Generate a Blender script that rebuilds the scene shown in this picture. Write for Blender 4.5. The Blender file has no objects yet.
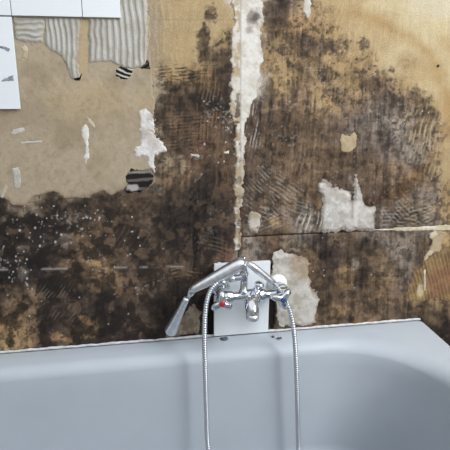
import bpy, math
import numpy as np
from mathutils import Vector, Matrix

# ------------------------------------------------------------------ camera, world, light
F, PITCH, YAW, ROLL = 544.9, 0.2969, 0.1806, 0.0091
CAM = Vector((-0.2813, -1.343, 1.3345))
scene = bpy.context.scene
col = scene.collection
cp, sp, cy, sy = math.cos(PITCH), math.sin(PITCH), math.cos(YAW), math.sin(YAW)
fwd = Vector((sy*cp, cy*cp, -sp)); rgt = Vector((cy, -sy, 0)); upv = rgt.cross(fwd)
R_ = math.cos(ROLL)*rgt + math.sin(ROLL)*upv
U_ = -math.sin(ROLL)*rgt + math.cos(ROLL)*upv
cd = bpy.data.cameras.new('camera'); cam = bpy.data.objects.new('camera', cd); col.objects.link(cam)
cd.sensor_width = 36; cd.lens = F*36/450; cd.clip_start = 0.02
m3 = Matrix((R_, U_, -fwd)).transposed()
cam.matrix_world = Matrix.Translation(CAM) @ m3.to_4x4()
scene.camera = cam

world = bpy.data.worlds.new('world'); scene.world = world; world.use_nodes = True
bg = world.node_tree.nodes['Background']
bg.inputs[0].default_value = (0.86, 0.93, 1.0, 1); bg.inputs[1].default_value = 0.92

def area(name, loc, target, size, size_y, power, color):
    l = bpy.data.lights.new(name, 'AREA'); l.shape = 'RECTANGLE'; l.size = size; l.size_y = size_y
    l.energy = power; l.color = color
    o = bpy.data.objects.new(name, l); col.objects.link(o)
    o.location = loc
    o.rotation_euler = (Vector(target)-Vector(loc)).to_track_quat('-Z', 'Y').to_euler()
    return o
area('window_light', (1.55, -1.35, 2.05), (-0.2, -0.3, 0.9), 1.5, 1.4, 66, (0.97, 0.985, 1.0))

vs = scene.view_settings
vs.view_transform = 'Standard'; vs.look = 'None'; vs.gamma = 1; vs.use_curve_mapping = False
vs.exposure = 0.40

# ------------------------------------------------------------------ pixel -> place
def ray(px, py):
    return (R_*((px-225)/F) + U_*((225-py)/F) + fwd)
def P(px, py, depth=0.0):                     # point on the plane standing `depth` in front of the wall
    d = ray(px, py); t = (-depth-CAM.y)/d.y
    return CAM + d*t
def PZ(px, py, z):                            # point on the level plane z
    d = ray(px, py); t = (z-CAM.z)/d.z
    return CAM + d*t
def UV(x, z):                                 # wall position -> survey units of the wall (photo pixels)
    dx = x-CAM.x; dy = -CAM.y; dz = z-CAM.z
    w = dx*fwd.x+dy*fwd.y+dz*fwd.z
    return (225+F*(dx*R_.x+dy*R_.y+dz*R_.z)/w, 225-F*(dx*U_.x+dy*U_.y+dz*U_.z)/w)

# ------------------------------------------------------------------ noise
def vnoise(x, y, seed):
    r = np.random.RandomState(seed).rand(256, 256)
    xi = np.floor(x).astype(int); yi = np.floor(y).astype(int)
    fx = x-xi; fy = y-yi
    fx = fx*fx*(3-2*fx); fy = fy*fy*(3-2*fy)
    a = r[xi & 255, yi & 255]; b = r[(xi+1) & 255, yi & 255]
    c = r[xi & 255, (yi+1) & 255]; d = r[(xi+1) & 255, (yi+1) & 255]
    return (a*(1-fx)+b*fx)*(1-fy)+(c*(1-fx)+d*fx)*fy
def fbm(u, v, s, seed, octv=4, gain=0.55, su=None):
    su = su or s
    t = np.zeros(np.shape(u)); amp = 1.0; tot = 0
    for o in range(octv):
        k = 2**o
        t = t+amp*vnoise(u/su*k+o*17.3, v/s*k+o*5.1, seed+o); tot += amp; amp *= gain
    t = t/tot
    return (t-0.5)*1.6+0.5
def sstep(a, b, x):
    t = np.clip((x-a)/(b-a), 0, 1); return t*t*(3-2*t)
def lin(c):
    c = np.asarray(c, float)/255
    return np.where(c <= 0.04045, c/12.92, ((c+0.055)/1.055)**2.4)

# ------------------------------------------------------------------ materials
def mat_base(name):
    m = bpy.data.materials.new(name); m.use_nodes = True
    return m, m.node_tree.nodes, m.node_tree.links, m.node_tree.nodes['Principled BSDF']
def surface_mat(name, rough=0.85, bump=0.25, nscale=260, spec=0.3, var=0.16, metal=0.0):
    """colour attribute of the mesh, with procedural grain and relief"""
    m, n, l, b = mat_base(name)
    at = n.new('ShaderNodeAttribute'); at.attribute_name = 'Col'
    tc = n.new('ShaderNodeTexCoord')
    no = n.new('ShaderNodeTexNoise'); no.inputs['Scale'].default_value = nscale; no.inputs['Detail'].default_value = 5
    l.new(tc.outputs['Object'], no.inputs['Vector'])
    mr = n.new('ShaderNodeMapRange'); mr.inputs[1].default_value = 0.3; mr.inputs[2].default_value = 0.7
    mr.inputs[3].default_value = 1-var; mr.inputs[4].default_value = 1+var
    l.new(no.outputs['Fac'], mr.inputs[0])
    mx = n.new('ShaderNodeMix'); mx.data_type = 'RGBA'; mx.blend_type = 'MULTIPLY'; mx.inputs[0].default_value = 1
    l.new(at.outputs['Color'], mx.inputs[6]); l.new(mr.outputs[0], mx.inputs[7])
    l.new(mx.outputs[2], b.inputs['Base Color'])
    bp = n.new('ShaderNodeBump'); bp.inputs['Strength'].default_value = bump; bp.inputs['Distance'].default_value = 0.002
    l.new(no.outputs['Fac'], bp.inputs['Height']); l.new(bp.outputs[0], b.inputs['Normal'])
    b.inputs['Roughness'].default_value = rough; b.inputs['Specular IOR Level'].default_value = spec
    b.inputs['Metallic'].default_value = metal
    return m
def plain_mat(name, rgb, rough=0.4, metal=0.0, spec=0.5, var=0.04, nscale=30, bump=0.0, coat=0.0):
    m, n, l, b = mat_base(name)
    tc = n.new('ShaderNodeTexCoord'); no = n.new('ShaderNodeTexNoise')
    no.inputs['Scale'].default_value = nscale; no.inputs['Detail'].default_value = 4
    l.new(tc.outputs['Object'], no.inputs['Vector'])
    cr = n.new('ShaderNodeValToRGB'); L = lin(rgb)
    cr.color_ramp.elements[0].position = 0.3; cr.color_ramp.elements[1].position = 0.7
    cr.color_ramp.elements[0].color = (*np.clip(L*(1-var), 0, 1), 1); cr.color_ramp.elements[1].color = (*np.clip(L*(1+var), 0, 1), 1)
    l.new(no.outputs['Fac'], cr.inputs[0]); l.new(cr.outputs[0], b.inputs['Base Color'])
    b.inputs['Roughness'].default_value = rough; b.inputs['Metallic'].default_value = metal
    b.inputs['Specular IOR Level'].default_value = spec; b.inputs['Coat Weight'].default_value = coat
    if bump:
        bp = n.new('ShaderNodeBump'); bp.inputs['Strength'].default_value = bump; bp.inputs['Distance'].default_value = 0.001
        l.new(no.outputs['Fac'], bp.inputs['Height']); l.new(bp.outputs[0], b.inputs['Normal'])
    return m
M = {}
M['board'] = surface_mat('mouldy_board', 0.8, 0.35, 300, 0.25, 0.18)
M['plaster'] = surface_mat('filler_plaster', 0.9, 0.35, 220, 0.2, 0.06)
M['adhesive'] = surface_mat('grey_tile_adhesive', 0.9, 0.3, 260, 0.2, 0.08)
M['paper'] = surface_mat('tan_paper', 0.85, 0.2, 240, 0.25, 0.06)
M['dark'] = plain_mat('dark_cavity', (40, 34, 30), 0.9, 0, 0.2, 0.3, 40)
M['tile'] = plain_mat('white_glazed_tile', (231, 236, 240), 0.12, 0, 0.5, 0.02, 8)
M['enamel'] = plain_mat('white_bath_enamel', (183, 190, 198), 0.42, 0, 0.35, 0.035, 7)
M['sealant'] = plain_mat('white_sealant', (200, 202, 204), 0.55, 0, 0.4, 0.2, 90, 0.3)
M['chrome'] = plain_mat('chrome', (212, 215, 222), 0.13, 1.0, 0.5, 0.05, 40)
M['dullchrome'] = plain_mat('limescaled_chrome', (222, 224, 228), 0.3, 0.9, 0.5, 0.12, 90)
M['hose'] = plain_mat('metal_hose', (196, 198, 203), 0.28, 0.85, 0.5, 0.06, 60)
M['whiteplastic'] = plain_mat('white_plastic', (236, 236, 234), 0.35)
M['red'] = plain_mat('red_plastic', (176, 30, 48), 0.35)
M['blue'] = plain_mat('blue_plastic', (52, 74, 116), 0.35)
M['flake'] = plain_mat('dark_grey_flake', (92, 92, 98), 0.8, 0, 0.3, 0.3, 120)
M['scuff'] = plain_mat('grey_scuff', (150, 156, 164), 0.6, 0, 0.3, 0.2, 120)
M['floor'] = plain_mat('screed_floor', (120, 112, 104), 0.9, 0, 0.2, 0.2, 12, 0.2)
M['paint'] = plain_mat('matt_wall_paint', (186, 184, 178), 0.9, 0, 0.2, 0.05, 5)
M['steel'] = plain_mat('galvanised_leg', (150, 152, 155), 0.5, 0.8, 0.5, 0.1, 40)

# ------------------------------------------------------------------ mesh helpers
def link(name, me, parent=None):
    o = bpy.data.objects.new(name, me); col.objects.link(o)
    if parent is not None: o.parent = parent
    return o
def empty(name, loc=(0, 0, 0)):
    o = bpy.data.objects.new(name, None); col.objects.link(o); o.location = loc; o.empty_display_size = 0.05
    return o
def tag(o, label=None, cat=None, group=None, kind=None):
    for k, v in (('label', label), ('category', cat), ('group', group), ('kind', kind)):
        if v: o[k] = v
    return o
def mesh(name, v, f, mat, parent=None, cols=None, smooth=True, origin=None):
    me = bpy.data.meshes.new(name)
    v = np.asarray(v, np.float32).reshape(-1, 3)
    off = Vector((0, 0, 0))
    if origin is not None: off = Vector(origin)
    elif parent is not None: off = parent_world(parent)
    v = v-np.array(off, np.float32)
    if isinstance(f, np.ndarray):
        nf = len(f); me.vertices.add(len(v)); me.vertices.foreach_set('co', v.ravel())
        me.loops.add(nf*4); me.loops.foreach_set('vertex_index', f.ravel().astype(np.int32))
        me.polygons.add(nf); me.polygons.foreach_set('loop_start', np.arange(0, nf*4, 4, dtype=np.int32))
        me.polygons.foreach_set('loop_total', np.full(nf, 4, np.int32)); me.update(calc_edges=True)
    else:
        me.from_pydata([tuple(map(float, p)) for p in v], [], f)
    if smooth: me.polygons.foreach_set('use_smooth', np.ones(len(me.polygons), bool))
    if cols is not None:
        a = me.color_attributes.new('Col', 'FLOAT_COLOR', 'POINT')
        a.data.foreach_set('color', np.c_[cols, np.ones(len(cols))].astype(np.float32).ravel())
    me.materials.append(M[mat]); me.validate()
    o = link(name, me, parent)
    if origin is not None and parent is not None: o.location = off-parent_world(parent)
    elif origin is not None: o.location = off
    return o
def parent_world(o):
    p = Vector(o.location)
    while o.parent is not None:
        o = o.parent; p = p+Vector(o.location)
    return p
def frames(pts):
    pts = [Vector(p) for p in pts]; T = []
    for i in range(len(pts)):
        a = pts[max(i-1, 0)]; b = pts[min(i+1, len(pts)-1)]; T.append((b-a).normalized())
    ref = Vector((0, 0, 1)) if abs(T[0].z) < 0.9 else Vector((1, 0, 0))
    n = (ref-T[0]*ref.dot(T[0])).normalized(); out = []
    for t in T:
        n = (n-t*n.dot(t)).normalized(); out.append((n.copy(), t.cross(n)))
    return pts, out
def tube_geo(pts, rad, sides=16, cap=True, ell=1.0):
    pts, fr = frames(pts); v = []; f = []
    if not hasattr(rad, '__len__'): rad = [rad]*len(pts)
    for p, (n, b), r in zip(pts, fr, rad):
        for k in range(sides):
            a = 2*math.pi*k/sides
            v.append(p+n*(math.cos(a)*r)+b*(math.sin(a)*r*ell))
    for i in range(len(pts)-1):
        for k in range(sides):
            k2 = (k+1) % sides
            f.append((i*sides+k, i*sides+k2, (i+1)*sides+k2, (i+1)*sides+k))
    if cap:
        f.append(tuple(range(sides))[::-1]); f.append(tuple((len(pts)-1)*sides+k for k in range(sides)))
    return v, f
def tube(name, pts, rad, mat, parent=None, sides=16, ell=1.0, **kw):
    v, f = tube_geo(pts, rad, sides, True, ell)
    o = mesh(name, v, f, mat, parent, **kw)
    o.data.polygons[-1].use_smooth = False; o.data.polygons[-2].use_smooth = False
    return o
def lathe(name, base, axis, prof, mat, parent=None, sides=24, **kw):
    """prof: (distance along the axis, radius)"""
    axis = Vector(axis).normalized()
    pts = [Vector(base)+axis*d for d, r in prof]
    ref = Vector((0, 0, 1)) if abs(axis.z) < 0.9 else Vector((1, 0, 0))
    n = (ref-axis*ref.dot(axis)).normalized(); b = axis.cross(n); v = []; f = []
    for p, (d, r) in zip(pts, prof):
        for k in range(sides):
            a = 2*math.pi*k/sides; v.append(p+n*(math.cos(a)*r)+b*(math.sin(a)*r))
    for i in range(len(prof)-1):
        for k in range(sides):
            k2 = (k+1) % sides; f.append((i*sides+k, i*sides+k2, (i+1)*sides+k2, (i+1)*sides+k))
    f.append(tuple(range(sides))[::-1]); f.append(tuple((len(prof)-1)*sides+k for k in range(sides)))
    return mesh(name, v, f, mat, parent, **kw)
def smooth_path(pts, n):
    """Catmull-Rom through the points, evenly spaced"""
    p = [Vector(q) for q in pts]; p = [p[0]*2-p[1]]+p+[p[-1]*2-p[-2]]; out = []
    for i in range(1, len(p)-2):
        for k in range(40):
            t = k/40; a, b, c, d = p[i-1:i+3]
            out.append(0.5*((2*b)+(c-a)*t+(2*a-5*b+4*c-d)*t*t+(3*b-a-3*c+d)*t**3))
    out.append(p[-2]); A = np.array(out); L = np.r_[0, np.cumsum(np.linalg.norm(np.diff(A, axis=0), axis=1))]
    s = np.linspace(0, L[-1], n)
    return [Vector((np.interp(q, L, A[:, 0]), np.interp(q, L, A[:, 1]), np.interp(q, L, A[:, 2]))) for q in s], L[-1]
def bevel_box(name, lo, hi, r, mat, parent=None, **kw):
    import bmesh
    bm = bmesh.new(); bmesh.ops.create_cube(bm, size=1)
    lo = Vector(lo); hi = Vector(hi)
    for v in bm.verts:
        v.co = Vector((lo[i]+(v.co[i]+0.5)*(hi[i]-lo[i]) for i in range(3)))
    if r: bmesh.ops.bevel(bm, geom=bm.edges[:], offset=r, segments=2, profile=0.6, affect='EDGES')
    v = [q.co.copy() for q in bm.verts]; bm.verts.index_update()
    f = [tuple(q.index for q in g.verts) for g in bm.faces]; bm.free()
    return mesh(name, v, f, mat, parent, smooth=False, **kw)

# ------------------------------------------------------------------ stain map of the wall
PAL = {'t': (170, 149, 120), 'T': (150, 130, 104), 'y': (180, 152, 106), 'Y': (190, 170, 128), 'Z': (194, 179, 148),
       'o': (150, 116, 76), 'O': (168, 136, 90), 'b': (104, 80, 58), 'B': (124, 98, 72), 'd': (70, 54, 43), 'D': (84, 66, 52),
       'k': (40, 33, 30), 'K': (54, 43, 37), 'g': (118, 103, 91), 'G': (140, 126, 112), 'w': (205, 197, 185), 'r': (112, 78, 58)}
#        0   25   50   75  100  125  150  175  200  225  250  275  300  325  350  375  400  425  450
GRID = ["tttttttyyywdgyyYYZZ",      # 0
        "tttttttyyyydoOyyYYY",      # 25
        "tttttttyybgObBOyYYy",      # 50
        "tttttttOodwOOBOBOyY",      # 75
        "ttttttTdkdgBBOBggOy",      # 100
        "tttttttdbdDbbbggGBy",      # 125
        "ttttttTbrbDbbbbDgGy",      # 150
        "tttttttBbdDbbbDbBBy",      # 175
        "KtKKDDDdkdDbBbDDbgO",      # 200
        "KkkDDDDKkdgbGbDgDgO",      # 225
        "kkKBbDDKKrGDDKDbgBO",      # 250
        "kKKboDDDKdGDdbKBgbB",      # 275
        "kBKDKDKkkKKDbDbBbOB",      # 300
        "oBKDKDKkkKKDbBbBDDK",      # 325
        "oODDKDKkkKKDbDbBDKk"]      # 350
for k_ in PAL:
    g_ = sum(PAL[k_])/3; PAL[k_] = tuple(g_+(q-g_)*0.80 for q in PAL[k_])
CG = np.array([[lin(PAL[c]) for c in row] for row in GRID])      # 15 x 19 x 3

def sample_grid(u, v):
    gx = np.clip(u/25, 0, 17.999); gy = np.clip(v/25, 0, 13.999)
    xi = gx.astype(int); yi = gy.astype(int); fx = gx-xi; fy = gy-yi
    fx = (fx*fx*(3-2*fx))[..., None]; fy = (fy*fy*(3-2*fy))[..., None]
    return (CG[yi, xi]*(1-fx)+CG[yi, xi+1]*fx)*(1-fy)+(CG[yi+1, xi]*(1-fx)+CG[yi+1, xi+1]*fx)*fy

# single blots: (u, v, ru, rv, colour, strength)
BLOTS = [(210, 13, 5, 9, 'd', .8), (203, 45, 6, 16, 'd', .9), (218, 62, 12, 12, 'd', .7), (271, 18, 8, 24, 'd', .85), (284, 6, 6, 14, 'd', .7),
         (300, 42, 9, 11, 'd', .75), (333, 46, 7, 6, 'd', .8), (328, 76, 9, 8, 'K', .75), (345, 43, 5, 4, 'b', .7), (363, 45, 5, 6, 'b', .7),
         (371, 85, 11, 7, 'd', .75), (392, 70, 3, 3, 'b', .6), (410, 103, 17, 8, 'D', .7), (425, 113, 9, 9, 'd', .7), (385, 100, 14, 8, 'D', .6), (418, 93, 6, 6, 'b', .6),
         (438, 66, 1.6, 1.6, 'k', 1), (357, 59, 2, 2, 'd', .8), (300, 75, 14, 9, 'D', .5), (268, 92, 7, 12, 'K', .7), (258, 120, 7, 16, 'd', .7),
         (282, 130, 22, 14, 'd', .6), (372, 116, 12, 9, 'g', .6), (350, 110, 8, 8, 'B', .5), (330, 130, 14, 10, 'D', .6),
         (200, 103, 26, 11, 'k', .75), (232, 104, 7, 16, 'k', .6), (180, 86, 22, 5, 'k', .6), (215, 122, 12, 9, 'r', .5), (172, 118, 8, 9, 'B', .5),
         (195, 205, 26, 26, 'k', .75), (172, 232, 18, 18, 'k', .65), (205, 235, 18, 10, 'k', .5), (160, 175, 9, 16, 'b', .6), (178, 165, 10, 8, 'T', .5), (225, 180, 8, 20, 'r', .4),
         (12, 225, 14, 16, 'k', .8), (42, 232, 12, 13, 'k', .8), (8, 262, 14, 14, 'k', .6), (30, 262, 14, 10, 'k', .6), (62, 240, 13, 8, 'g', .8), (60, 290, 20, 16, 'K', .6),
         (85, 240, 10, 14, 'B', .7), (98, 236, 6, 16, 'b', .6), (92, 262, 10, 8, 'o', .7), (70, 265, 8, 6, 'B', .6), (22, 248, 8, 6, 'g', .7), (22, 272, 5, 7, 'G', .5),
         (90, 326, 13, 8, 'o', .9), (15, 322, 12, 12, 'o', .7), (8, 342, 22, 8, 'O', .7), (60, 338, 14, 5, 'o', .8), (20, 305, 10, 10, 'b', .6), (100, 312, 8, 14, 'k', .8), (118, 308, 12, 12, 'k', .7),
         (45, 325, 7, 14, 'k', .7), (78, 306, 9, 8, 'k', .5), (140, 320, 16, 14, 'D', .5), (135, 290, 14, 12, 'b', .5),
         (320, 238, 8, 6, 'K', .8), (365, 245, 12, 7, 'K', .7), (330, 262, 12, 12, 'K', .6), (345, 280, 9, 13, 'o', .5), (345, 268, 6, 6, 'O', .4), (377, 290, 12, 12, 'o', .5),
         (390, 272, 9, 12, 'B', .5), (355, 262, 3, 6, 'G', .7), (340, 312, 14, 5, 'o', .6), (370, 308, 14, 6, 'd', .5), (400, 312, 12, 6, 'D', .5),
         (410, 215, 20, 12, 'D', .45), (398, 243, 16, 10, 'G', .45), (410, 262, 10, 12, 'g', .6), (405, 180, 14, 12, 'B', .4), (425, 178, 10, 10, 'b', .4),
         (275, 222, 5, 6, 'O', .7), (253, 245, 10, 5, 'G', .8), (290, 247, 9, 6, 'T', .8), (278, 262, 7, 10, 'K', .5), (310, 262, 6, 12, 'o', .4)]
# families of trowel lines: (u, v, ru, rv, kind, param, period, colour, strength)   kind 'c' = circles about param, 'a' = straight at angle param
LINES = [(176, 76, 28, 9, 'a', 2, 3.4, 'K', .8), (172, 72, 24, 8, 'a', 3, 3.4, 'K', .7), (184, 130, 24, 18, 'a', 4, 3.4, 'K', .6), (285, 160, 40, 30, 'a', 80, 4.5, 'G', .25), (330, 95, 40, 30, 'a', 86, 4, 'O', .25), (290, 205, 22, 12, 'c', (330, 130), 3.4, 'w', .2), (430, 150, 16, 30, 'a', 70, 4, 'Z', .4), (425, 212, 22, 10, 'a', 15, 3.6, 'Y', .4),
         (276, 196, 30, 24, 'c', (335, 110), 3.6, 'w', .26), (255, 215, 14, 14, 'c', (230, 300), 5, 'w', .25), (312, 222, 15, 9, 'a', 75, 4.2, 'w', .75), (268, 222, 18, 10, 'a', 25, 4, 'w', .25),
         (402, 218, 26, 15, 'c', (395, 290), 3.6, 'w', .26), (392, 208, 18, 16, 'a', 130, 3.5, 'w', .2), (425, 135, 18, 26, 'a', 80, 4.5, 'Y', .5), (440, 120, 14, 20, 'a', 60, 6, 'Y', .3),
         (420, 200, 20, 20, 'a', 20, 6, 'O', .3), (176, 74, 26, 8, 'a', 2, 3.4, 'k', .8), (180, 128, 26, 18, 'a', 4, 3.4, 'k', .45), (182, 138, 22, 14, 'a', 4, 3.4, 'B', .3),
         (180, 272, 18, 6, 'c', (178, 340), 4, 'o', .55), (178, 266, 18, 6, 'a', 92, 4.2, 'B', .35), (62, 302, 22, 18, 'a', 58, 3.6, 'G', .35), (135, 225, 22, 30, 'a', 55, 5, 'B', .22),
         (195, 195, 22, 30, 'a', 40, 5, 'D', .3), (210, 95, 14, 40, 'a', 88, 4, 'o', .35), (222, 160, 10, 50, 'a', 85, 5, 'B', .35), (300, 140, 50, 45, 'a', 84, 4, 'B', .22), (250, 128, 9, 22, 'a', 82, 3.4, 'w', .6),
         (345, 160, 40, 30, 'a', 88, 4.5, 'g', .3), (275, 60, 16, 40, 'a', 86, 5, 'O', .3), (350, 30, 50, 30, 'a', 80, 5, 'Y', .2), (165, 30, 14, 40, 'a', 90, 6, 'Y', .3),
         (375, 120, 30, 18, 'a', 78, 4, 'G', .3), (340, 290, 40, 26, 'a', 88, 5, 'K', .3), (215, 250, 12, 14, 'c', (200, 300), 4, 'G', .25), (395, 292, 18, 22, 'a', 75, 5, 'G', .2)]

def in_lines(u, v, kind, par, per, seed):
    wob = (fbm(u, v, 26, seed, 2)-.5)*per*1.2
    if kind == 'c':
        q = np.hypot(u-par[0], v-par[1])
    else:
        a = math.radians(par); q = u*math.sin(a)+v*math.cos(a)
    s = np.sin((q+wob)/per*2*math.pi)
    br = fbm(u, v, 7, seed+9, 4)
    return sstep(0.1, 0.8, s)*sstep(0.40, 0.66, br)
def ell_mask(u, v, a, b, ru, rv, seed, soft=0.45, amp=0.55):
    q = np.hypot((u-a)/ru, (v-b)/rv)+(fbm(u, v, max(4, min(ru, rv)*.9), seed, 4)-.5)*amp*2
    return 1-sstep(1-soft, 1+soft, q)
def mixc(c, rgb, k):
    return c*(1-k[..., None])+rgb*k[..., None]

_r = np.random.RandomState(5); DOTS = []
for cu_, cv_, su_, sv_, n_, r0_, r1_ in ((24, 238, 14, 16, 26, .5, 1.4), (60, 225, 30, 14, 16, .4, 1.0), (22, 272, 6, 8, 18, .5, 1.3), (88, 215, 8, 6, 10, .6, 1.6), (120, 240, 24, 20, 16, .5, 1.0), (80, 300, 40, 20, 14, .5, 1.1),
                                        (218, 132, 12, 20, 16, .5, 1.3), (200, 165, 16, 10, 7, .4, 1.0), (300, 130, 40, 40, 10, .4, .8), (390, 110, 22, 12, 10, .4, .9), (340, 260, 30, 18, 8, .4, .8)):
    for _ in range(n_): DOTS.append((_r.normal(cu_, su_), _r.normal(cv_, sv_), _r.uniform(r0_, r1_)))
def wall_field(u, v):
    """colour (linear) and relief (metres, towards the room) of the bare stained boards"""
    wu = u+(fbm(u, v, 30, 11)-.5)*30+(fbm(u, v, 8, 21)-.5)*6
    wv = v+(fbm(u, v, 30, 31)-.5)*26+(fbm(u, v, 8, 41)-.5)*6
    c = sample_grid(wu, wv)
    h = (fbm(u, v, 40, 51)-.5)*0.0012
    for i, (a, b, ru, rv, k, s) in enumerate(BLOTS):
        sel = (np.abs(u-a) < ru*2.2) & (np.abs(v-b) < rv*2.2)
        if not sel.any(): continue
        mm = ell_mask(u[sel], v[sel], a, b, ru, rv, 100+i*7)*s
        c[sel] = mixc(c[sel], lin(PAL[k]), mm)
    lum = c @ np.array([.3, .5, .2])
    m = 1-sstep(0.10, 0.33, lum)                              # how mouldy
    fog = fbm(u, v, 16, 61, 5); fine = fbm(u, v, 5, 71, 4); st = fbm(u+.05*v, v, 34, 81, 4, su=2.6); st2 = fbm(u, v, 3, 83, 4, su=14)
    k = 1+m*((fog-.5)*.7+(fine-.5)*.9+(st-.5)*1.1*sstep(140, 170, u)+(st2-.5)*.5)+(1-m)*((fine-.5)*.10+(fog-.5)*.10+(st-.5)*.12)
    c = c*np.clip(k, .25, 2.2)[..., None]
    edge = m*(1-m)*4                                          # mould colonies creeping into clean areas
    sp1 = sstep(.60, .70, fbm(u, v, 6, 91, 4)); sp2 = sstep(.64, .72, fbm(u, v, 3, 95, 3))
    c = mixc(c, lin(PAL['k']), np.clip(sp1*(.5*m+.28*edge), 0, .85)); c = mixc(c, lin(PAL['K']), np.clip(sp2*(.4*m+.5*edge), 0, .8))
    li = sstep(.66, .76, fbm(u, v, 7, 97, 4)); c = mixc(c, lin(PAL['B']), li*m*.28)
    col_ = sstep(.36, .58, fbm(u, v, 11, 161, 4)); low_ = sstep(198, 215, v)*(1-sstep(150, 175, u))      # colonies with black between them
    c = mixc(c, lin((34, 29, 26)), (1-col_)*low_*.75); c = c*(1+.25*col_*low_)[..., None]
    # lime specks where plaster splashed
    spk = sstep(.80, .86, fbm(u, v, 2.6, 131, 2))*sstep(.5, .65, fbm(u, v, 24, 133, 2))
    reg = np.clip(ell_mask(u, v, 35, 240, 50, 36, 135)+.6*ell_mask(u, v, 120, 245, 50, 40, 136)+.5*ell_mask(u, v, 330, 150, 100, 90, 137)+.6*ell_mask(u, v, 220, 150, 30, 60, 138), 0, 1)
    c = mixc(c, lin((195, 188, 180)), spk*reg*.35)
    dots = np.zeros(u.shape)
    for du, dv, dr in DOTS:
        if du < u.min()-3 or du > u.max()+3 or dv < v.min()-3 or dv > v.max()+3: continue
        if u.ndim == 2:
            j0 = int(np.searchsorted(-v[:, v.shape[1]//2], -(dv+14))); j1 = int(np.searchsorted(-v[:, v.shape[1]//2], -(dv-14)))
            sl_ = slice(max(0, min(j0, j1)), max(j0, j1)+1)
        else: sl_ = slice(None)
        dots[sl_] = np.maximum(dots[sl_], 1-sstep(.5, 1.1, np.hypot(u[sl_]-du, (v[sl_]-dv)*.85)/dr))
    c = mixc(c, lin((206, 202, 198)), dots*np.clip(.35+.9*fbm(u, v, 5, 134, 2), 0, 1)*.8)
    for i, (a, b, ru, rv, kind, par, per, kk, s) in enumerate(LINES):
        sel = (np.abs(u-a) < ru*2) & (np.abs(v-b) < rv*2)
        if not sel.any(): continue
        uu, vv = u[sel], v[sel]
        mm = ell_mask(uu, vv, a, b, ru, rv, 300+i*5, .4, .4)*in_lines(uu, vv, kind, par, per, 500+i*11)
        c[sel] = mixc(c[sel], lin(PAL[kk]), mm*s); h[sel] = h[sel]+mm*0.0007*(1 if kk in 'wYOoBGg' else -1)
    # tide mark of old water in the top right corner
    q = np.hypot((u-330)/118, (v-110)/98); arc = np.exp(-((q-1+(fbm(u, v, 20, 141)-.5)*.06)/.06)**2)*sstep(335, 360, u)
    c = c*(1-.24*arc[..., None]*np.array([.6, 1, 1.5]))
    # pencil line at the tile course
    ln = np.exp(-((v-19.5-(u-150)*.006)/.7)**2)*sstep(148, 152, u)*(1-sstep(258, 268, u)); c = mixc(c, lin(PAL['T']), ln*.6)
    # pale scored joint on the left
    vj = 268-(u-95)*.018
    ln = np.exp(-((v-vj)/1.0)**2)*sstep(.55, .72, fbm(u, v, 16, 151, 3))*(1-sstep(208, 216, u)); c = mixc(c, lin((190, 185, 180)), ln*.45)
    ln = np.exp(-((u-241.8)/1.1)**2)*sstep(200, 210, v)*(1-sstep(248, 256, v)); c = mixc(c, lin((88, 56, 38)), ln*.8)      # rusty crack below the filler
    # holes beside the tap plate
    for i, (a, b, ru, rv) in enumerate([(271.5, 313, 4, 16), (210, 316, 5, 19), (271, 267, 3.5, 2.6)]):
        mm = ell_mask(u, v, a, b, ru, rv, 700+i, .15, .15); c = mixc(c, lin((28, 23, 20)), mm); h = h-mm*.007
    h = h+(fine-.5)*0.0005*(0.4+m)+(st-.5)*0.0004*m
    return np.clip(c, 0.004, 0.9), h

STEP = 0.0017
def axis_pts(a, b, fa, fb):
    """coordinates from a to b, fine between fa and fb, coarser outside"""
    out = [a]; lo = max(a, fa); hi = min(b, fb)
    if lo > a: out += list(np.linspace(a, lo, max(2, int((lo-a)/0.005)))[1:])
    n = max(2, int((hi-lo)/STEP)) if hi > lo else 0
    if n: out += list(np.linspace(out[-1], hi, n)[1:])
    if b > out[-1]+1e-6: out += list(np.linspace(out[-1], b, max(2, int((b-out[-1])/0.006)))[1:])
    return np.array(out)
def grid_faces(nx, nz, flip=False):
    i = np.arange(nx-1)[None, :]+np.arange(nz-1)[:, None]*nx
    return np.stack([i, i+1, i+nx+1, i+nx], -1).reshape(-1, 4)

# ------------------------------------------------------------------ setting
floor = bevel_box('floor', (-2.1, -2.8, -0.06), (1.75, 0.3, 0.0), 0, 'floor'); tag(floor, 'bare grey screed floor under the bathtub', 'floor', kind='structure')
wall = bevel_box('wall_back', (-2.0, 0.0135, 0.0), (1.65, 0.16, 2.4), 0, 'dark'); tag(wall, 'mould stained bathroom wall stripped of its tiles', 'wall', kind='structure')
for nm_, lo_, hi_, lb_ in (('added_wall_front', (-2.1, -2.8, 0), (1.75, -2.68, 2.4), 'plain unseen wall added behind the camera to shape the light'), ('added_wall_left', (-2.1, -2.68, 0), (-2.0, 0.16, 2.4), 'plain unseen wall added left of the bathtub to shape the light'), ('added_wall_right', (1.65, -2.68, 0), (1.75, 0.16, 2.4), 'plain unseen wall added right of the bathtub to shape the light')):  # three walls out of view, added to shape the light in the room
    tag(bevel_box(nm_, lo_, hi_, 0, 'paint'), lb_, 'wall', kind='structure')
ZR = P(330, 233).z            # joint of the right boards
ZL = P(150, 267.3).z          # joint of the left boards
XL0, XR1 = -1.98, 1.64
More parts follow.
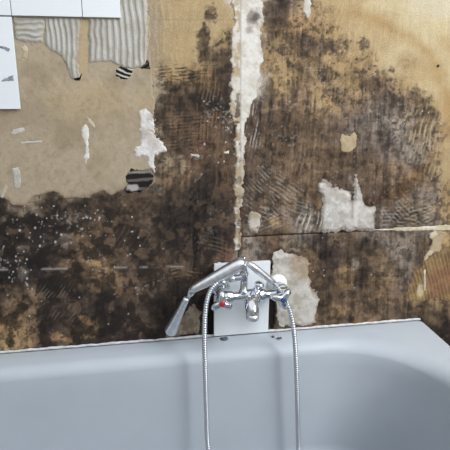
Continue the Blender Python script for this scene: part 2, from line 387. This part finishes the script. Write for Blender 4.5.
def board(x0, x1, z0, z1, label, lip=.0022):
    xs = axis_pts(x0, x1, -0.66, 0.72); zs = axis_pts(z0, z1, 0.575, 1.475)
    X, Z = np.meshgrid(xs, zs); u, v = UV(X, Z)
    c, h = wall_field(u, v)
    Y = -h
    ed = np.minimum(np.minimum(X-x0, x1-X), np.minimum(Z-z0, z1-Z))
    Y = Y+lip*(1-sstep(0, 0.004, ed))
    V = np.stack([X, Y, Z], -1)
    # thickness: a skirt of vertices going back to the wall
    nx, nz = len(xs), len(zs)
    idx = np.arange(nx*nz).reshape(nz, nx)
    ring = np.r_[idx[0, :], idx[1:, -1], idx[-1, -2::-1], idx[-2:0:-1, 0]]
    V = V.reshape(-1, 3); C = c.reshape(-1, 3)
    back = V[ring].copy(); back[:, 1] = 0.0135
    n0 = len(V); k = np.arange(len(ring)); k2 = (k+1) % len(ring)
    sk = np.stack([ring[k], n0+k, n0+k2, ring[k2]], -1)
    faces = np.r_[grid_faces(nx, nz), sk]
    o = mesh('plasterboard', np.r_[V, back], faces, 'board', wall, np.r_[C, C[ring]*.5], origin=((x0+x1)/2, 0, z0))
    o['label'] = label
    return o
G = 0.0011
board(XL0, -G, ZL+G*.05, 2.4, 'upper board left of the filled joint', .0)
board(XL0, -G, 0.0, ZL-G*.05, 'lower dark board left of the tap', .0)
board(G, XR1, ZR+G*1.2, 2.4, 'upper board right of the filled joint')
board(G, XR1, 0.0, ZR-G*1.2, 'lower brown board right of the tap')

# ------------------------------------------------------------------ patches lying on the boards
def poly_sdf(u, v, poly):
    p = np.array(poly, float); q = np.roll(p, -1, 0)
    d = np.full(u.shape, 1e9); ins = np.zeros(u.shape, bool)
    for (ax, ay), (bx, by) in zip(p, q):
        ex, ey = bx-ax, by-ay; t = np.clip(((u-ax)*ex+(v-ay)*ey)/(ex*ex+ey*ey+1e-9), 0, 1)
        d = np.minimum(d, np.hypot(u-ax-t*ex, v-ay-t*ey))
        cr = ((ay > v) != (by > v)) & (u < (bx-ax)*(v-ay)/(by-ay+1e-12)+ax); ins ^= cr
    return np.where(ins, d, -d)
def patch(name, poly, mat, colour_fn, thick=0.002, rough_edge=2.2, nsc=5, step=0.0015, ramp=2.5, relief=None, lump=0.0005, seed=1, parent=None, base=0.0, label=None):
    """irregular thin layer: outline in survey units, real thickness, torn edge"""
    pts = [P(a, b) for a, b in poly]
    x0 = min(p.x for p in pts)-.01; x1 = max(p.x for p in pts)+.01; z0 = min(p.z for p in pts)-.01; z1 = max(p.z for p in pts)+.01
    xs = np.arange(x0, x1, step); zs = np.arange(z0, z1, step)
    X, Z = np.meshgrid(xs, zs); u, v = UV(X, Z)
    s = poly_sdf(u, v, poly)+(fbm(u, v, nsc, seed, 4)-.5)*2*rough_edge
    hh = thick*sstep(-.2, ramp, s)+(fbm(u, v, 7, seed+3, 4)-.5)*2*lump
    c = colour_fn(u, v, s)
    if relief is not None: hh = hh+relief(u, v, s)
    _, hw = wall_field_h(u, v)
    Y = -(hw+base+np.where(s < 0, -.001, np.maximum(hh, .0004)))
    fv = (s > 0)
    F_ = grid_faces(len(xs), len(zs)); keep = fv.ravel()[F_].sum(1) >= 2
    F_ = F_[keep]; used = np.unique(F_); remap = np.full(X.size, -1); remap[used] = np.arange(len(used))
    V = np.stack([X, Y, Z], -1).reshape(-1, 3)[used]
    o = mesh(name, V, remap[F_], mat, parent or wall, np.clip(c.reshape(-1, 3)[used], .004, .9), origin=((x0+x1)/2, 0, z0))
    if label: o['label'] = label
    return o
def wall_field_h(u, v):
    return None, (fbm(u, v, 40, 51)-.5)*0.0012
def tone(rgb, rgb2=None, amt=0.12, dirt=0.0, sc=10, seed=7):
    A = lin(rgb); B = lin(rgb2 or rgb)
    def f(u, v, s):
        k = sstep(.35, .7, fbm(u, v, sc, seed, 4)); c = mixc(np.broadcast_to(A, u.shape+(3,)).copy(), B, k)
        c = c*(1+(fbm(u, v, 4, seed+5, 4)-.5)*2*amt)[..., None]
        if dirt:
            d = sstep(.56, .7, fbm(u, v, 8, seed+9, 4))*dirt+(1-sstep(0, 3, s))*dirt*.6
            c = mixc(c, lin(PAL['b']), np.clip(d, 0, 1))
        return c
    return f

# tan paper face of the upper left board, torn along its lower edge
def tan_fn(u, v, s):
    c = tone((172, 157, 135), (158, 143, 120), .05, 0, 34, 15)(u, v, s)
    c = mixc(c, lin((146, 128, 104)), .4*ell_mask(u, v, 40, 115, 70, 18, 16, .6)); c = mixc(c, lin((186, 166, 132)), .5*ell_mask(u, v, 95, 100, 40, 20, 17, .6))
    c = mixc(c, lin((176, 160, 136)), .7*ell_mask(u, v, 28, 52, 16, 12, 18))
    sp = sstep(.7, .8, fbm(u, v, 4, 19, 3)); c = mixc(c, lin((120, 96, 72)), sp*.2)
    c = mixc(c, lin((110, 84, 62)), (1-sstep(0, 5, s))*.5*sstep(170, 186, v))
    c = mixc(c, lin((186, 163, 124)), .6*sstep(79, 81, u)*(1-sstep(87, 89, u))*(1-sstep(70, 84, v)))
    return c
TAN = [(-190, 20), (148, 16), (150, 50), (153, 75), (154, 110), (152, 140), (150, 168), (138, 176), (127, 188), (112, 195), (104, 192), (94, 193), (88, 197), (64, 199), (58, 193), (45, 194), (34, 197),
       (28, 206), (14, 205), (4, 199), (-60, 196), (-120, 203), (-190, 196)]
patch('tan_paper_layer', TAN, 'paper', tan_fn, .0022, 1.6, 6, .0017, 1.2, lump=.0003, seed=21, label='tan paper layer torn along its lower edge')

# grey adhesive combed with a notched trowel
def ridges(kind):
    def f(u, v, s):
        if kind == 'h': q = (v+.04*u+(fbm(u, v, 12, 23, 2)-.5)*3)/5.6
        else: q = (u-.05*v+(fbm(u, v, 22, 24, 2)-.5)*3.0)/(5.4 if kind == 'v' else 6.2)
        w = .5+.5*np.sin(q*2*math.pi)
        return .0023*sstep(.1, .9, w)*sstep(0, 5, s)-.0006
    return f
def adh_fn(kind):
    r = ridges(kind)
    def f(u, v, s):
        c = tone((188, 186, 180), (178, 175, 167), .05, 0, 14, 26)(u, v, s)
        low = 1-sstep(-.0003, .0014, r(u, v, np.full(u.shape, 9.)))
        c = mixc(c, lin((150, 142, 128)), low*.4)
        c = mixc(c, lin((166, 148, 118)), .4*(1-sstep(0, 5, s)))
        return c
    return f
patch('adhesive_patch', [(13, 16), (46, 16), (44, 43), (36, 44), (24, 42), (14, 39)], 'adhesive', adh_fn('h'), .0025, 1.3, 5, .0013, 2, ridges('h'), .0003, 31, base=.0022, label='grey adhesive with level trowel ridges')
patch('adhesive_patch', [(44, 16), (80, 16), (79, 40), (77, 60), (81, 75), (78, 80), (71, 78), (66, 66), (62, 57), (52, 51), (45, 44)], 'adhesive', adh_fn('v'), .0025, 1.3, 5, .0013, 2, ridges('v'), .0003, 32, base=.0022, label='grey adhesive with upright trowel ridges')
patch('adhesive_patch', [(88, 16), (118, 15), (119, -30), (147, -30), (148, 40), (147, 66), (139, 67), (132, 70), (118, 66), (112, 62), (96, 62), (88, 63)], 'adhesive', adh_fn('w'), .0027, 1.3, 5, .0013, 2, ridges('w'), .0003, 33, base=.0022, label='grey adhesive with wide upright trowel ridges')
# black and pale smears of adhesive, plus one painted shadow below the ridges
def stripe_fn(ang, per, dark=(26, 24, 24), pale=(190, 186, 178), seed=41, duty=.1):
    a = math.radians(ang)
    def f(u, v, s):
        q = (u*math.sin(a)+v*math.cos(a)+(fbm(u, v, 8, seed, 2)-.5)*1.5)/per
        return mixc(np.broadcast_to(lin(dark), u.shape+(3,)).copy(), lin(pale), sstep(duty, duty+.5, np.sin(q*2*math.pi)))
    return f
patch('smear_or_painted_shadow', [(115, 69), (121, 66), (133, 69), (132, 74), (127, 80), (116, 76)], 'plaster', stripe_fn(-22, 4.6), .0014, 1.0, 4, .001, 1, seed=42, base=.0022, label='black and white striped adhesive smear')
patch('smear_or_painted_shadow', [(139, 68), (143, 61), (149, 61), (151, 68), (146, 70)], 'plaster', stripe_fn(35, 4.5, pale=(96, 88, 78), duty=.5), .0014, 1.2, 3, .001, 1, seed=44, base=.0022, label='small black adhesive smear')
patch('smear_or_painted_shadow', [(72, 77), (80, 77), (82, 73), (80, 80), (75, 80)], 'plaster', stripe_fn(30, 9, pale=(80, 76, 72), duty=.6), .0014, .5, 3, .001, 1, seed=45, base=.0034, label='thin painted shadow under the ridges')  # shadow at the lower tip of the adhesive, painted as a dark patch
def tear_fn(u, v, s):
    c = stripe_fn(4, 8.5, (34, 31, 30), (100, 94, 88), 47, .3)(u, v, s)
    c = mixc(c, lin((176, 172, 168)), ell_mask(u, v, 133, 187, 6, 3.2, 48, .3, .3)*.9); c = mixc(c, lin((150, 146, 140)), ell_mask(u, v, 138, 172, 10, 1.2, 49, .4, .4)*.8)
    return c
patch('smear_or_painted_shadow', [(126, 176), (131, 169), (148, 170), (153, 176), (151, 184), (141, 191), (127, 193), (124, 190), (127, 184)], 'plaster', tear_fn, .002, 1.2, 4, .0013, 1.2, seed=46, base=.002, label='black streaked adhesive at the torn edge')

# white filler patches
WH, WH2 = (214, 212, 208), (190, 184, 176)
def strip_fn(u, v, s):
    c = tone((216, 212, 205), (200, 193, 182), .05, 0, 12, 51)(u, v, s)
    left = 1-sstep(239.5, 241, u); dirty = fbm(u, v, 9, 52, 4)
    c = mixc(c, lin((176, 156, 128)), np.clip(left*sstep(.38, .62, dirty)*.8+left*.15, 0, 1))
    c = mixc(c, lin(PAL['d']), left*sstep(.60, .68, fbm(u, v, 7, 53, 4))*sstep(70, 110, v)*.8)
    c = mixc(c, lin(PAL['g']), .75*ell_mask(u, v, 254, 16, 8, 8, 54)); c = mixc(c, lin(PAL['K']), .6*ell_mask(u, v, 256, 17, 5, 4, 55)); c = mixc(c, lin(PAL['g']), .5*ell_mask(u, v, 248, 30, 4, 3, 56))
    c = mixc(c, lin((150, 140, 126)), np.exp(-((u-240.6)/.6)**2)*.6)
    low = sstep(125, 190, v); c = mixc(c, lin((176, 158, 132)), low*.75*sstep(.25, .6, dirty)); c = mixc(c, lin(PAL['d']), low*.6*sstep(.56, .66, fbm(u, v, 6, 57, 4)))
    return mixc(c, lin(PAL['B']), (1-sstep(0, 2, s))*.5)
patch('filler_strip', [(233, -30), (262, -30), (262, 20), (260, 45), (262, 62), (258, 84), (255, 100), (250, 112), (246, 124), (245, 150), (244, 180), (243, 206), (240, 208), (239.5, 250), (233, 252), (235, 215), (233, 190), (236, 160), (233, 150), (235, 130), (230, 110), (231, 60), (232, 25)],
      'plaster', strip_fn, .002, 2.4, 6, .0014, 1.6, seed=58, label='white filler down the upright joint')
def white(dirt=.25, a=WH, b=WH2, seed=60): return tone(a, b, .06, dirt, 9, seed)
patch('filler_patch', [(318, 186), (322, 177), (327, 180), (333, 187), (345, 189), (351, 191), (352, 200), (354, 184), (356, 177), (358, 180), (361, 196), (368, 204), (374, 208), (376, 222), (374, 230), (340, 232), (322, 231), (321, 215), (322, 202)],
      'plaster', lambda u, v, s: mixc(mixc(white(.2, (202, 198, 193), (178, 171, 164))(u, v, s), lin((120, 108, 96)), .6*np.exp(-((u-352)/1.6)**2)*(1-sstep(205, 232, v))), lin((120, 104, 90)), (1-sstep(0, 5, s+3*(fbm(u, v, 5, 67)-.5)))*.55), .0032, 2.6, 5, .0014, 4, lump=.0005, seed=61, label='broad white filler patch above the level joint')
patch('filler_patch', [(272, 252), (282, 250), (297, 256), (306, 262), (308, 272), (312, 284), (318, 300), (317, 324), (279, 330), (277, 300), (271, 292), (271, 275)],
      'plaster', lambda u, v, s: mixc(mixc(white(.12, (200, 195, 187), (176, 168, 157), 62)(u, v, s), lin((160, 140, 112)), .7*ell_mask(u, v, 303, 266, 9, 13, 64)), lin((140, 118, 94)), (1-sstep(0, 4, s+4*(fbm(u, v, 6, 66)-.5)))*.6*sstep(285, 300, u)), .0025, 3.4, 8, .0015, 5, lump=.0006, seed=63, label='grey white filler patch right of the tap')
patch('filler_patch', [(139, 112), (146, 106), (152, 112), (154, 124), (153, 135), (164, 141), (165, 150), (156, 156), (154, 163), (155, 172), (150, 170), (148, 158), (136, 157), (134, 150), (138, 143), (138, 128)],
      'plaster', white(.15, (216, 212, 209), (196, 188, 182), 64), .0026, 2.8, 5, .0013, 2.5, lump=.0007, seed=65, base=.0015, label='white filler splash at the paper edge')
patch('filler_patch', [(81, 131), (86, 122), (89, 130), (88, 143), (89, 158), (86, 164), (84, 160), (85, 146), (82, 140)], 'plaster', white(.1, (222, 218, 214), (204, 196, 188), 66), .002, 1.0, 4, .0012, 1.5, seed=67, base=.0022, label='thin white filler drip')
patch('filler_patch', [(86, 116), (90, 118), (96, 127), (94, 128), (88, 122)], 'plaster', white(.1, (206, 196, 184), (196, 180, 160), 68), .001, .8, 3, .0012, 1, seed=69, base=.0022)
patch('filler_patch', [(12, 169), (19, 166), (21, 176), (20, 188), (14, 188), (13, 178)], 'plaster', white(.1, (218, 214, 212), WH2, 70), .0015, .7, 4, .0012, 1.2, seed=71, base=.0022)
patch('filler_patch', [(10, 133), (14, 129), (23, 127), (26, 130), (19, 134), (12, 136)], 'plaster', white(.05, (220, 214, 208), WH2, 72), .0012, .8, 4, .0012, 1.2, seed=73, base=.0022)
patch('filler_patch', [(20, 142), (42, 140), (42, 142.5), (21, 144.5)], 'plaster', white(.05, (218, 212, 204), WH2, 74), .001, .5, 4, .001, .8, seed=75, base=.0022)
patch('filler_patch', [(0, 196), (6, 184), (8, 187), (3, 198)], 'plaster', white(.1, (196, 182, 160), WH2, 76), .001, .6, 4, .0012, .8, seed=77, base=.0022)
patch('filler_patch', [(20, 48), (25, 44), (29, 50), (26, 58), (22, 57), (24, 52)], 'plaster', white(.1, (206, 192, 168), (190, 170, 140), 78), .0012, 1.0, 3, .0012, .8, seed=79, base=.0022)
patch('filler_patch', [(247, 215), (252, 210), (259, 212), (261, 222), (257, 232), (250, 229)], 'plaster', white(.2, (200, 192, 182), (170, 156, 138), 80), .0016, 1.8, 4, .0012, 2, seed=81, label='small white filler patch by the joint')
patch('filler_patch', [(305, -20), (311, -20), (311, 14), (307, 19), (303, 10)], 'plaster', white(.1, (214, 208, 196), WH2, 82), .0014, 1.2, 4, .0012, 1.2, seed=83)
patch('filler_patch', [(190, 153), (199, 155), (199, 158), (191, 156)], 'plaster', white(.0, (216, 206, 194), WH2, 84), .0012, .6, 3, .001, .8, seed=85)
patch('filler_patch', [(223, 151), (229, 151), (229, 153.5), (224, 153.5)], 'plaster', white(.0, (216, 206, 194), WH2, 84), .0012, .6, 3, .001, .8, seed=86)
patch('filler_patch', [(370, 230.2), (400, 227.5), (430, 226), (460, 224), (460, 230.5), (430, 230.5), (400, 231)], 'plaster', white(.15, (218, 210, 194), (200, 188, 160), 87), .0012, .8, 6, .0012, 1, seed=88, label='pale filler line along the level joint')
patch('filler_patch', [(428, 232), (448, 230), (444, 238), (440, 250), (430, 256), (424, 260), (428, 250), (432, 242)], 'plaster', white(.3, (206, 194, 172), (176, 158, 128), 89), .0014, 2, 5, .0013, 1.5, seed=90, label='pale filler under the level joint')
patch('filler_patch', [(213, 268), (218, 262), (222, 263), (218, 268)], 'plaster', white(.1, (206, 196, 180), WH2, 91), .0014, .6, 4, .0012, 1, seed=92)
patch('filler_patch', [(165, 338), (168, 330), (176, 326), (186, 312), (194, 304), (201, 312), (199, 334)], 'plaster', white(.35, (150, 138, 122), (120, 106, 90), 93), .002, 2, 6, .0014, 2, seed=94, label='dull filler under the shower head')
patch('tan_paper_scrap', [(340, 140), (342, 134), (350, 137), (354, 131), (357, 136), (356, 148), (349, 153), (342, 151)], 'paper', tone((178, 160, 130), (168, 148, 118), .05, .1, 10, 95), .0014, .8, 5, .0013, 1, seed=96, label='rounded scrap of tan paper')
def yel_fn(u, v, s):
    c = tone((138, 114, 78), (110, 86, 62), .16, .35, 8, 97)(u, v, s)
    q = (u-.25*v+(fbm(u, v, 30, 98, 2)-.5)*3)/3.6; c = mixc(c, lin((196, 170, 116)), sstep(.2, .9, np.sin(q*2*math.pi))*.28*sstep(240, 262, v))
    c = mixc(c, lin((140, 96, 78)), .5*ell_mask(u, v, 440, 282, 12, 14, 99))
    return mixc(c, lin((196, 180, 146)), .85*ell_mask(u, v, 420, 291, 3, 7, 102, .3, .3))
def yel_rel(u, v, s):
    q = (u-.25*v+(fbm(u, v, 30, 98, 2)-.5)*3)/3.6; return .0007*sstep(.1, .9, np.sin(q*2*math.pi))*sstep(0, 3, s)
patch('ochre_ridged_patch', [(407, 300), (409, 285), (415, 272), (424, 262), (436, 252), (450, 247), (470, 246), (470, 300), (450, 300), (434, 297), (424, 302)], 'board', yel_fn, .001, 2, 7, .0014, 2, yel_rel, .0004, 103, label='ochre patch with upright trowel ridges')
patch('filler_patch', [(423.5, 270), (425.5, 269), (425.5, 290), (423.5, 291)], 'plaster', white(0, (224, 214, 190), WH2, 104), .001, .3, 3, .001, .6, seed=105, base=.001)

# ------------------------------------------------------------------ tiles
TX, TZ, TW, TH = -0.5150, 1.4183, 0.15, 0.20
J = 0.0014
def tile(x0, x1, z0, z1):
    return bevel_box('tile', (x0+J/2, -0.0135, z0+J), (x1-J/2, -0.0060, z1-J), 0.0010, 'tile', wall, origin=((x0+x1)/2, -0.006, z0))
for k in range(-3, 1): tile(TX+(k)*TW-TW, TX+k*TW, TZ, TZ+TH)
tile(TX, TX+TW, TZ, TZ+TH)
tile(TX+TW, P(120.5, 5).x, TZ, TZ+TH)
tl = tile(TX-TW, TX, TZ-TH, TZ); tile(TX-2*TW, TX-TW, TZ-TH, TZ)
def scuff(poly, seed):
    o = patch('scuff', poly, 'plaster', tone((150, 156, 164), (110, 112, 118), .1, 0, 6, seed), .0003, .7, 3, .0012, .6, lump=.0001, seed=seed, base=.0146)
    o.parent = tl; o.location = Vector(o.location)-Vector(tl.location)
scuff([(1, 82), (5, 78.5), (14, 75.5), (14.5, 80), (8, 80.5)], 111); scuff([(-8, 45), (4, 46), (11, 49), (10, 51), (0, 48)], 112)
bed = bevel_box('adhesive_bed', (TX-4*TW, -0.0075, TZ-0.001), (P(119.5, 5).x, 0.0, TZ+TH), 0, 'adhesive', wall)
bed2 = bevel_box('adhesive_bed', (TX-2*TW, -0.0075, TZ-TH+0.003), (TX-0.002, 0.0, TZ), 0, 'adhesive', wall)
for b_ in (bed, bed2):
    a = b_.data.color_attributes.new('Col', 'FLOAT_COLOR', 'POINT'); a.data.foreach_set('color', np.tile(np.r_[lin((150, 144, 134)), 1], len(b_.data.vertices)))
RZ0 = 0.60
# plate of white tile left around the tap
a = P(213.5, 300); b = P(268, 300); zb = RZ0+0.001; zt_ = P(255, 260.5).z
pl = bevel_box('tap_tile', (a.x, -0.013, zb), (b.x, -0.002, zt_), 0.0012, 'tile', wall, origin=((a.x+b.x)/2, 0, zb)); pl['label'] = 'white tile left around the tap'

# ------------------------------------------------------------------ bathtub
XE = 0.5571; X0 = XE-1.70; RZ = 0.60
tub = empty('bathtub', ((XE+X0)/2, -0.38, 0)); tag(tub, 'white enamel bathtub standing along the stained wall', 'bathtub')
def rrect(x0, x1, y0, y1, r, z, n=14):
    v = []
    for cx_, cy_, a0 in ((x1-r, y1-r, 0), (x0+r, y1-r, 90), (x0+r, y0+r, 180), (x1-r, y0+r, 270)):
        for k in range(n):
            a = math.radians(a0+90*k/(n-1)); v.append((cx_+r*math.cos(a), cy_+r*math.sin(a), z))
    return v
rings = []
YB, YF = -0.008, -0.758
def ring(i, z, r, il=None, ir=None): rings.append(rrect(X0+(i if il is None else il), XE-(i if ir is None else ir), YF+i, YB-i, r, z))
ring(.060, .30, .10); ring(.050, .53, .08)                 # outer hull
ring(.012, .545, .02); ring(.002, .552, .01); ring(0, .560, .008); ring(0, .588, .008); ring(.0015, .595, .009); ring(.006, .5995, .012); ring(.012, RZ, .016)
ring(.030, .5992, .06); ring(.042, .598, .14); ring(.052, .5955, .21)
for t in np.linspace(0, 1, 9)[1:]:
    a = t*math.radians(87); ring(.052+.034*math.sin(a), .5955-.034*(1-math.cos(a)), .21+.03*t)
for t in np.linspace(0, 1, 10)[1:]:
    ring(.0855+.008*t, .563-.32*t, .24, .0855+.03*t, .0855+.03*t)
for t in np.linspace(0, 1, 8)[1:]:
    a = t*math.pi/2; ring(.0935+.10*math.sin(a), .243-.075*(1-math.cos(a)), .24-.08*t, .1155+.11*math.sin(a), .1155+.12*math.sin(a))
v = [p for r in rings for p in r]; n = len(rings[0]); f = []
for i in range(len(rings)-1):
    for k in range(n):
        k2 = (k+1) % n; f.append((i*n+k, i*n+k2, (i+1)*n+k2, (i+1)*n+k))
f.append(tuple((len(rings)-1)*n+k for k in range(n)))
mesh('tub_shell', v, f, 'enamel', tub)
# sealant bead along the wall, lumpy
bp = []; br = []
for k in range(240):
    x = X0+.01+(XE-X0-.012)*k/239; q = math.sin(k*1.7)+math.sin(k*.61+2)+math.sin(k*.23)
    bp.append((x, -0.0035-.0005*math.sin(k*.9), RZ-.0012+.0003*q)); br.append(.0038+.0003*q)
sl = tube('sealant_bead', bp, br, 'sealant', tub, 8)
lathe('drain', (X0+.40, (YB+YF)/2, .1725), (0, 0, 1), [(0, .036), (.003, .036), (.005, .030), (.002, .024), (.002, .004)], 'chrome', tub)
for x in (X0+.28, XE-.34):
    for y in (YF+.14, YB-.14):
        lathe('leg', (x, y, 0), (0, 0, 1), [(0, .03), (.01, .03), (.012, .012), (.13, .012)], 'steel', tub, 12)
bevel_box('tub_underside', (X0+.12, YF+.12, .12), (XE-.16, YB-.12, .165), .01, 'steel', tub)

# ------------------------------------------------------------------ wall mixer
ez = P(277, 283, .012); MZ = ez.z                       # height of the wall unions
xr = ez.x; xl = P(220, 287, .012).x; xm = (xl+xr)/2
BY = -0.080                                              # axis of the body
mx = empty('bath_mixer', (xm, 0, MZ)); tag(mx, 'chrome two handle bath mixer on the stained wall', 'faucet')
lathe('escutcheon', (xr, -0.012, MZ), (0, -1, 0), [(0, .027), (.006, .027), (.013, .023), (.018, .015)], 'whiteplastic', mx)['label'] = 'white plastic escutcheon'
lathe('escutcheon', (xl, -0.012, MZ), (0, -1, 0), [(0, .027), (.006, .027), (.013, .023), (.018, .015)], 'chrome', mx)
for x in (xl, xr):
    lathe('wall_union', (x, -0.018, MZ), (0, -1, 0), [(0, .012), (.030, .012), (.031, .017), (.050, .017), (.051, .013), (.06, .013)], 'chrome', mx, 12)
bx0, bx1 = xl-.012, xr+.012; L = bx1-bx0
prof = [(0, .010), (.002, .015), (.006, .0175), (.03, .0175), (.036, .0125), (L/2-.03, .0125), (L/2-.022, .018), (L/2+.022, .018), (L/2+.03, .0125), (L-.036, .0125), (L-.03, .0175), (L-.006, .0175), (L-.002, .015), (L, .010)]
lathe('body', (bx0, BY, MZ), (1, 0, 0), prof, 'chrome', mx, 24)
# spout
sx = P(252, 312, .14).x
sp_, _ = smooth_path([(xm+.002, BY, MZ-.002), ((xm+sx)/2, BY-.035, MZ+.002), (sx, BY-.046, MZ+.001), (sx, BY-.062, MZ-.010), (sx, BY-.066, MZ-.022)], 24)
spo = tube('spout', sp_, [.0190-.0025*math.sin(min(1, k/14)*math.pi/2) for k in range(24)], 'chrome', mx, 20)
lathe('aerator', (sx, BY-.066, MZ-.020), (0, -.1, -1), [(0, .0162), (.014, .0162), (.016, .014), (.013, .011)], 'dullchrome', spo, 20)
# handles
def handle(x, ang, cap, tilt):
    base = Vector((x, BY-.012, MZ)); ax = Vector((tilt, -1, .10)).normalized()
    h = lathe('handle', base, ax, [(0, .011), (.012, .011), (.013, .0135), (.020, .0145), (.024, .0145)], 'chrome', mx, 20)
    n_ = (Vector((0, 0, 1))-ax*ax.z).normalized(); b_ = ax.cross(n_); v = []; f = []; S = 60
    lay = [(.016, .55), (.019, .95), (.025, 1.0), (.031, .93), (.035, .62), (.036, .2)]
    for d, k in lay:
        for j in range(S):
            t = 2*math.pi*j/S; lobe = max(0, math.cos(1.5*(t-ang)) ** 2) ** 1.6; r = (.0130+.0185*lobe)*k if k > .5 else .0135*k*2.2
            v.append(base+ax*d+n_*(r*math.cos(t))+b_*(r*math.sin(t)))
    for i in range(len(lay)-1):
        for j in range(S):
            j2 = (j+1) % S; f.append((i*S+j, i*S+j2, (i+1)*S+j2, (i+1)*S+j))
    f.append(tuple(range(S))[::-1]); f.append(tuple((len(lay)-1)*S+j for j in range(S)))
    mesh('grip', v, f, 'chrome', h)
    c_ = lathe('index_cap', base+ax*.0345, ax, [(0, .0075), (.003, .0072), (.0042, .005)], cap, h, 16); c_['label'] = 'red cap' if cap == 'red' else 'dark blue cap'
handle(P(221, 306, .1).x, 0.0, 'red', -.05)
handle(P(279, 302, .1).x, math.radians(75), 'blue', .10)
# riser, hose outlet, cradle
rx = P(243, 285, .07).x
zt1 = P(243, 277, .08).z; zt2 = P(243, 264, .085).z
lathe('riser', (rx, BY, MZ+.008), (0, 0, 1), [(0, .0125), (.008, .0125), (.010, .0095), (zt1-MZ-.008, .0095), (zt1-MZ-.002, .0115), (zt1-MZ+.004, .0115), (zt1-MZ+.006, .008)], 'chrome', mx, 16)
eo = P(231, 278.5, .082)
tube('hose_outlet', smooth_path([(rx, BY, zt1-.004), (rx-.008, BY-.001, zt1), tuple(eo)], 10)[0], [.0085]*10, 'chrome', mx, 14)
lathe('outlet_nut', eo+Vector((.008, 0, .001)), (-1, -.05, -.12), [(0, .0105), (.002, .0115), (.012, .0115), (.014, .009)], 'dullchrome', mx, 6)
cr = tube('cradle_stem', [(rx, BY, zt1), (rx+.002, BY-.002, zt2-.024)], .0055, 'chrome', mx, 12)
for s in (-1, 1):
    tube('cradle_prong', smooth_path([(rx+.002, BY-.002, zt2-.026), (rx+.002+s*.002, BY-.004+s*.019, zt2-.016), (rx+s*.004, BY-.004+s*.023, zt2+.002), (rx+s*.004, BY-.004+s*.022, zt2+.010)], 12)[0], [.004]*10+[.0035, .002], 'chrome', mx, 10)
# diverter with a small lever
dvx = P(256, 293, .08).x
lathe('diverter', (dvx, BY-.004, MZ+.008), (.25, -.2, 1), [(0, .012), (.012, .012), (.013, .009), (.022, .009), (.024, .013), (.030, .012), (.032, .006)], 'chrome', mx, 16)

# ------------------------------------------------------------------ hand shower lying in the cradle
hA = P(245, 261.5, .084); hB = P(190, 291, .086)
hs = empty('hand_shower', hB); tag(hs, 'chrome hand shower lying across the mixer cradle, head hanging left', 'shower head')
hp = [hA+(hB-hA)*t for t in np.linspace(0, 1, 14)]
tube('handle', hp, [.012, .0170, .0175, .0172, .0168, .0162, .0155, .0148, .014, .013, .012, .011, .010, .007], 'dullchrome', hs, 18)
hC = P(170, 332.5, .035)
d_ = (hC-hB); Ld = d_.length
lathe('neck', hB+Vector((.006, 0, .004)), d_+Vector((.0, 0, -.0)), [(0, .006), (.004, .010), (.016, .010), (.020, .007), (.026, .0075)], 'chrome', hs, 16)
hd = lathe('spray_head', hB+d_*.16, d_, [(0, .0075), (.01, .0085), (Ld*.25, .0100), (Ld*.5, .0130), (Ld*.7, .0155), (Ld*.78, .0170), (Ld*.81, .0170), (Ld*.82, .0155)], 'dullchrome', hs, 24)
lathe('spray_plate', hB+d_*.975, d_, [(0, .0145), (.003, .014), (.004, .010)], 'whiteplastic', hd, 24)

# ------------------------------------------------------------------ hose
tail = hA+Vector((.004, 0, .002))
ctrl = [P(232, 278.5, .082), P(222, 279.5, .088), P(211, 290, .098), P(206, 306, .12), P(204.5, 330, .135), P(205, 365, .145), P(206.5, 410, .15), P(208.5, 450, .16)]
z_end = ctrl[-1]
r_end = P(298.5, 450, .15)
ctrl += [Vector((z_end.x+.02, -.20, .26)), Vector(((z_end.x+r_end.x)/2, -.26, .195)), Vector((r_end.x-.01, -.20, .26))]
ctrl += [r_end, P(297.3, 400, .145), P(296, 360, .14), P(293.5, 328, .13), P(289, 308, .115), P(281, 292, .098), P(270, 279, .086), P(258, 269.5, .09), P(248, 262.8, .086)]
path, Lh = smooth_path(ctrl, 1500)
rad = [.0060+.0009*math.sin(2*math.pi*(i*Lh/1500)/.0062) for i in range(1500)]
hose = tube('shower_hose', path, rad, 'hose', None, 12, origin=tuple(path[0])); tag(hose, 'ribbed metal shower hose looping from the mixer down into the bathtub', 'hose')
tube('hose_cone', [path[-1]+(path[-90]-path[-1])*t for t in np.linspace(0, 1, 8)], [.006, .0092, .0098, .0094, .0088, .0082, .0076, .0065], 'dullchrome', hose, 14)['label'] = 'smooth metal cone at the shower end'

# ------------------------------------------------------------------ debris on the rim
def flake(px, py, w, d, seed, label, name='plaster_flake', mat='flake', group=None):
    c = PZ(px, py, RZ+.0002); r = np.random.RandomState(seed); n_ = 9; v = []; f = []
    for z, k in ((0, 1), (.0022, .85), (.0036, .4)):
        rr = r.uniform(.65, 1.2, n_) if z == 0 else rr
        for j in range(n_):
            t = 2*math.pi*j/n_; v.append((c.x+w*k*rr[j]*math.cos(t), c.y+d*k*rr[j]*math.sin(t), c.z+z*(1+.3*math.sin(j*2.1))))
    for i in range(2):
        for j in range(n_): f.append((i*n_+j, i*n_+(j+1) % n_, (i+1)*n_+(j+1) % n_, (i+1)*n_+j))
    f.append(tuple(range(n_))[::-1]); f.append(tuple(2*n_+j for j in range(n_)))
    o = mesh(name, v, f, mat, None, smooth=False, origin=tuple(c)); tag(o, label, 'debris', group); return o
flake(223.5, 339, .015, .012, 1, 'largest dark grey flake on the tub rim below the tap')
flake(273, 337, .005, .005, 2, 'small dark flake on the tub rim right of the tap')
flake(279.5, 338.5, .008, .004, 3, 'thin grey flake nearest the right hose on the tub rim')
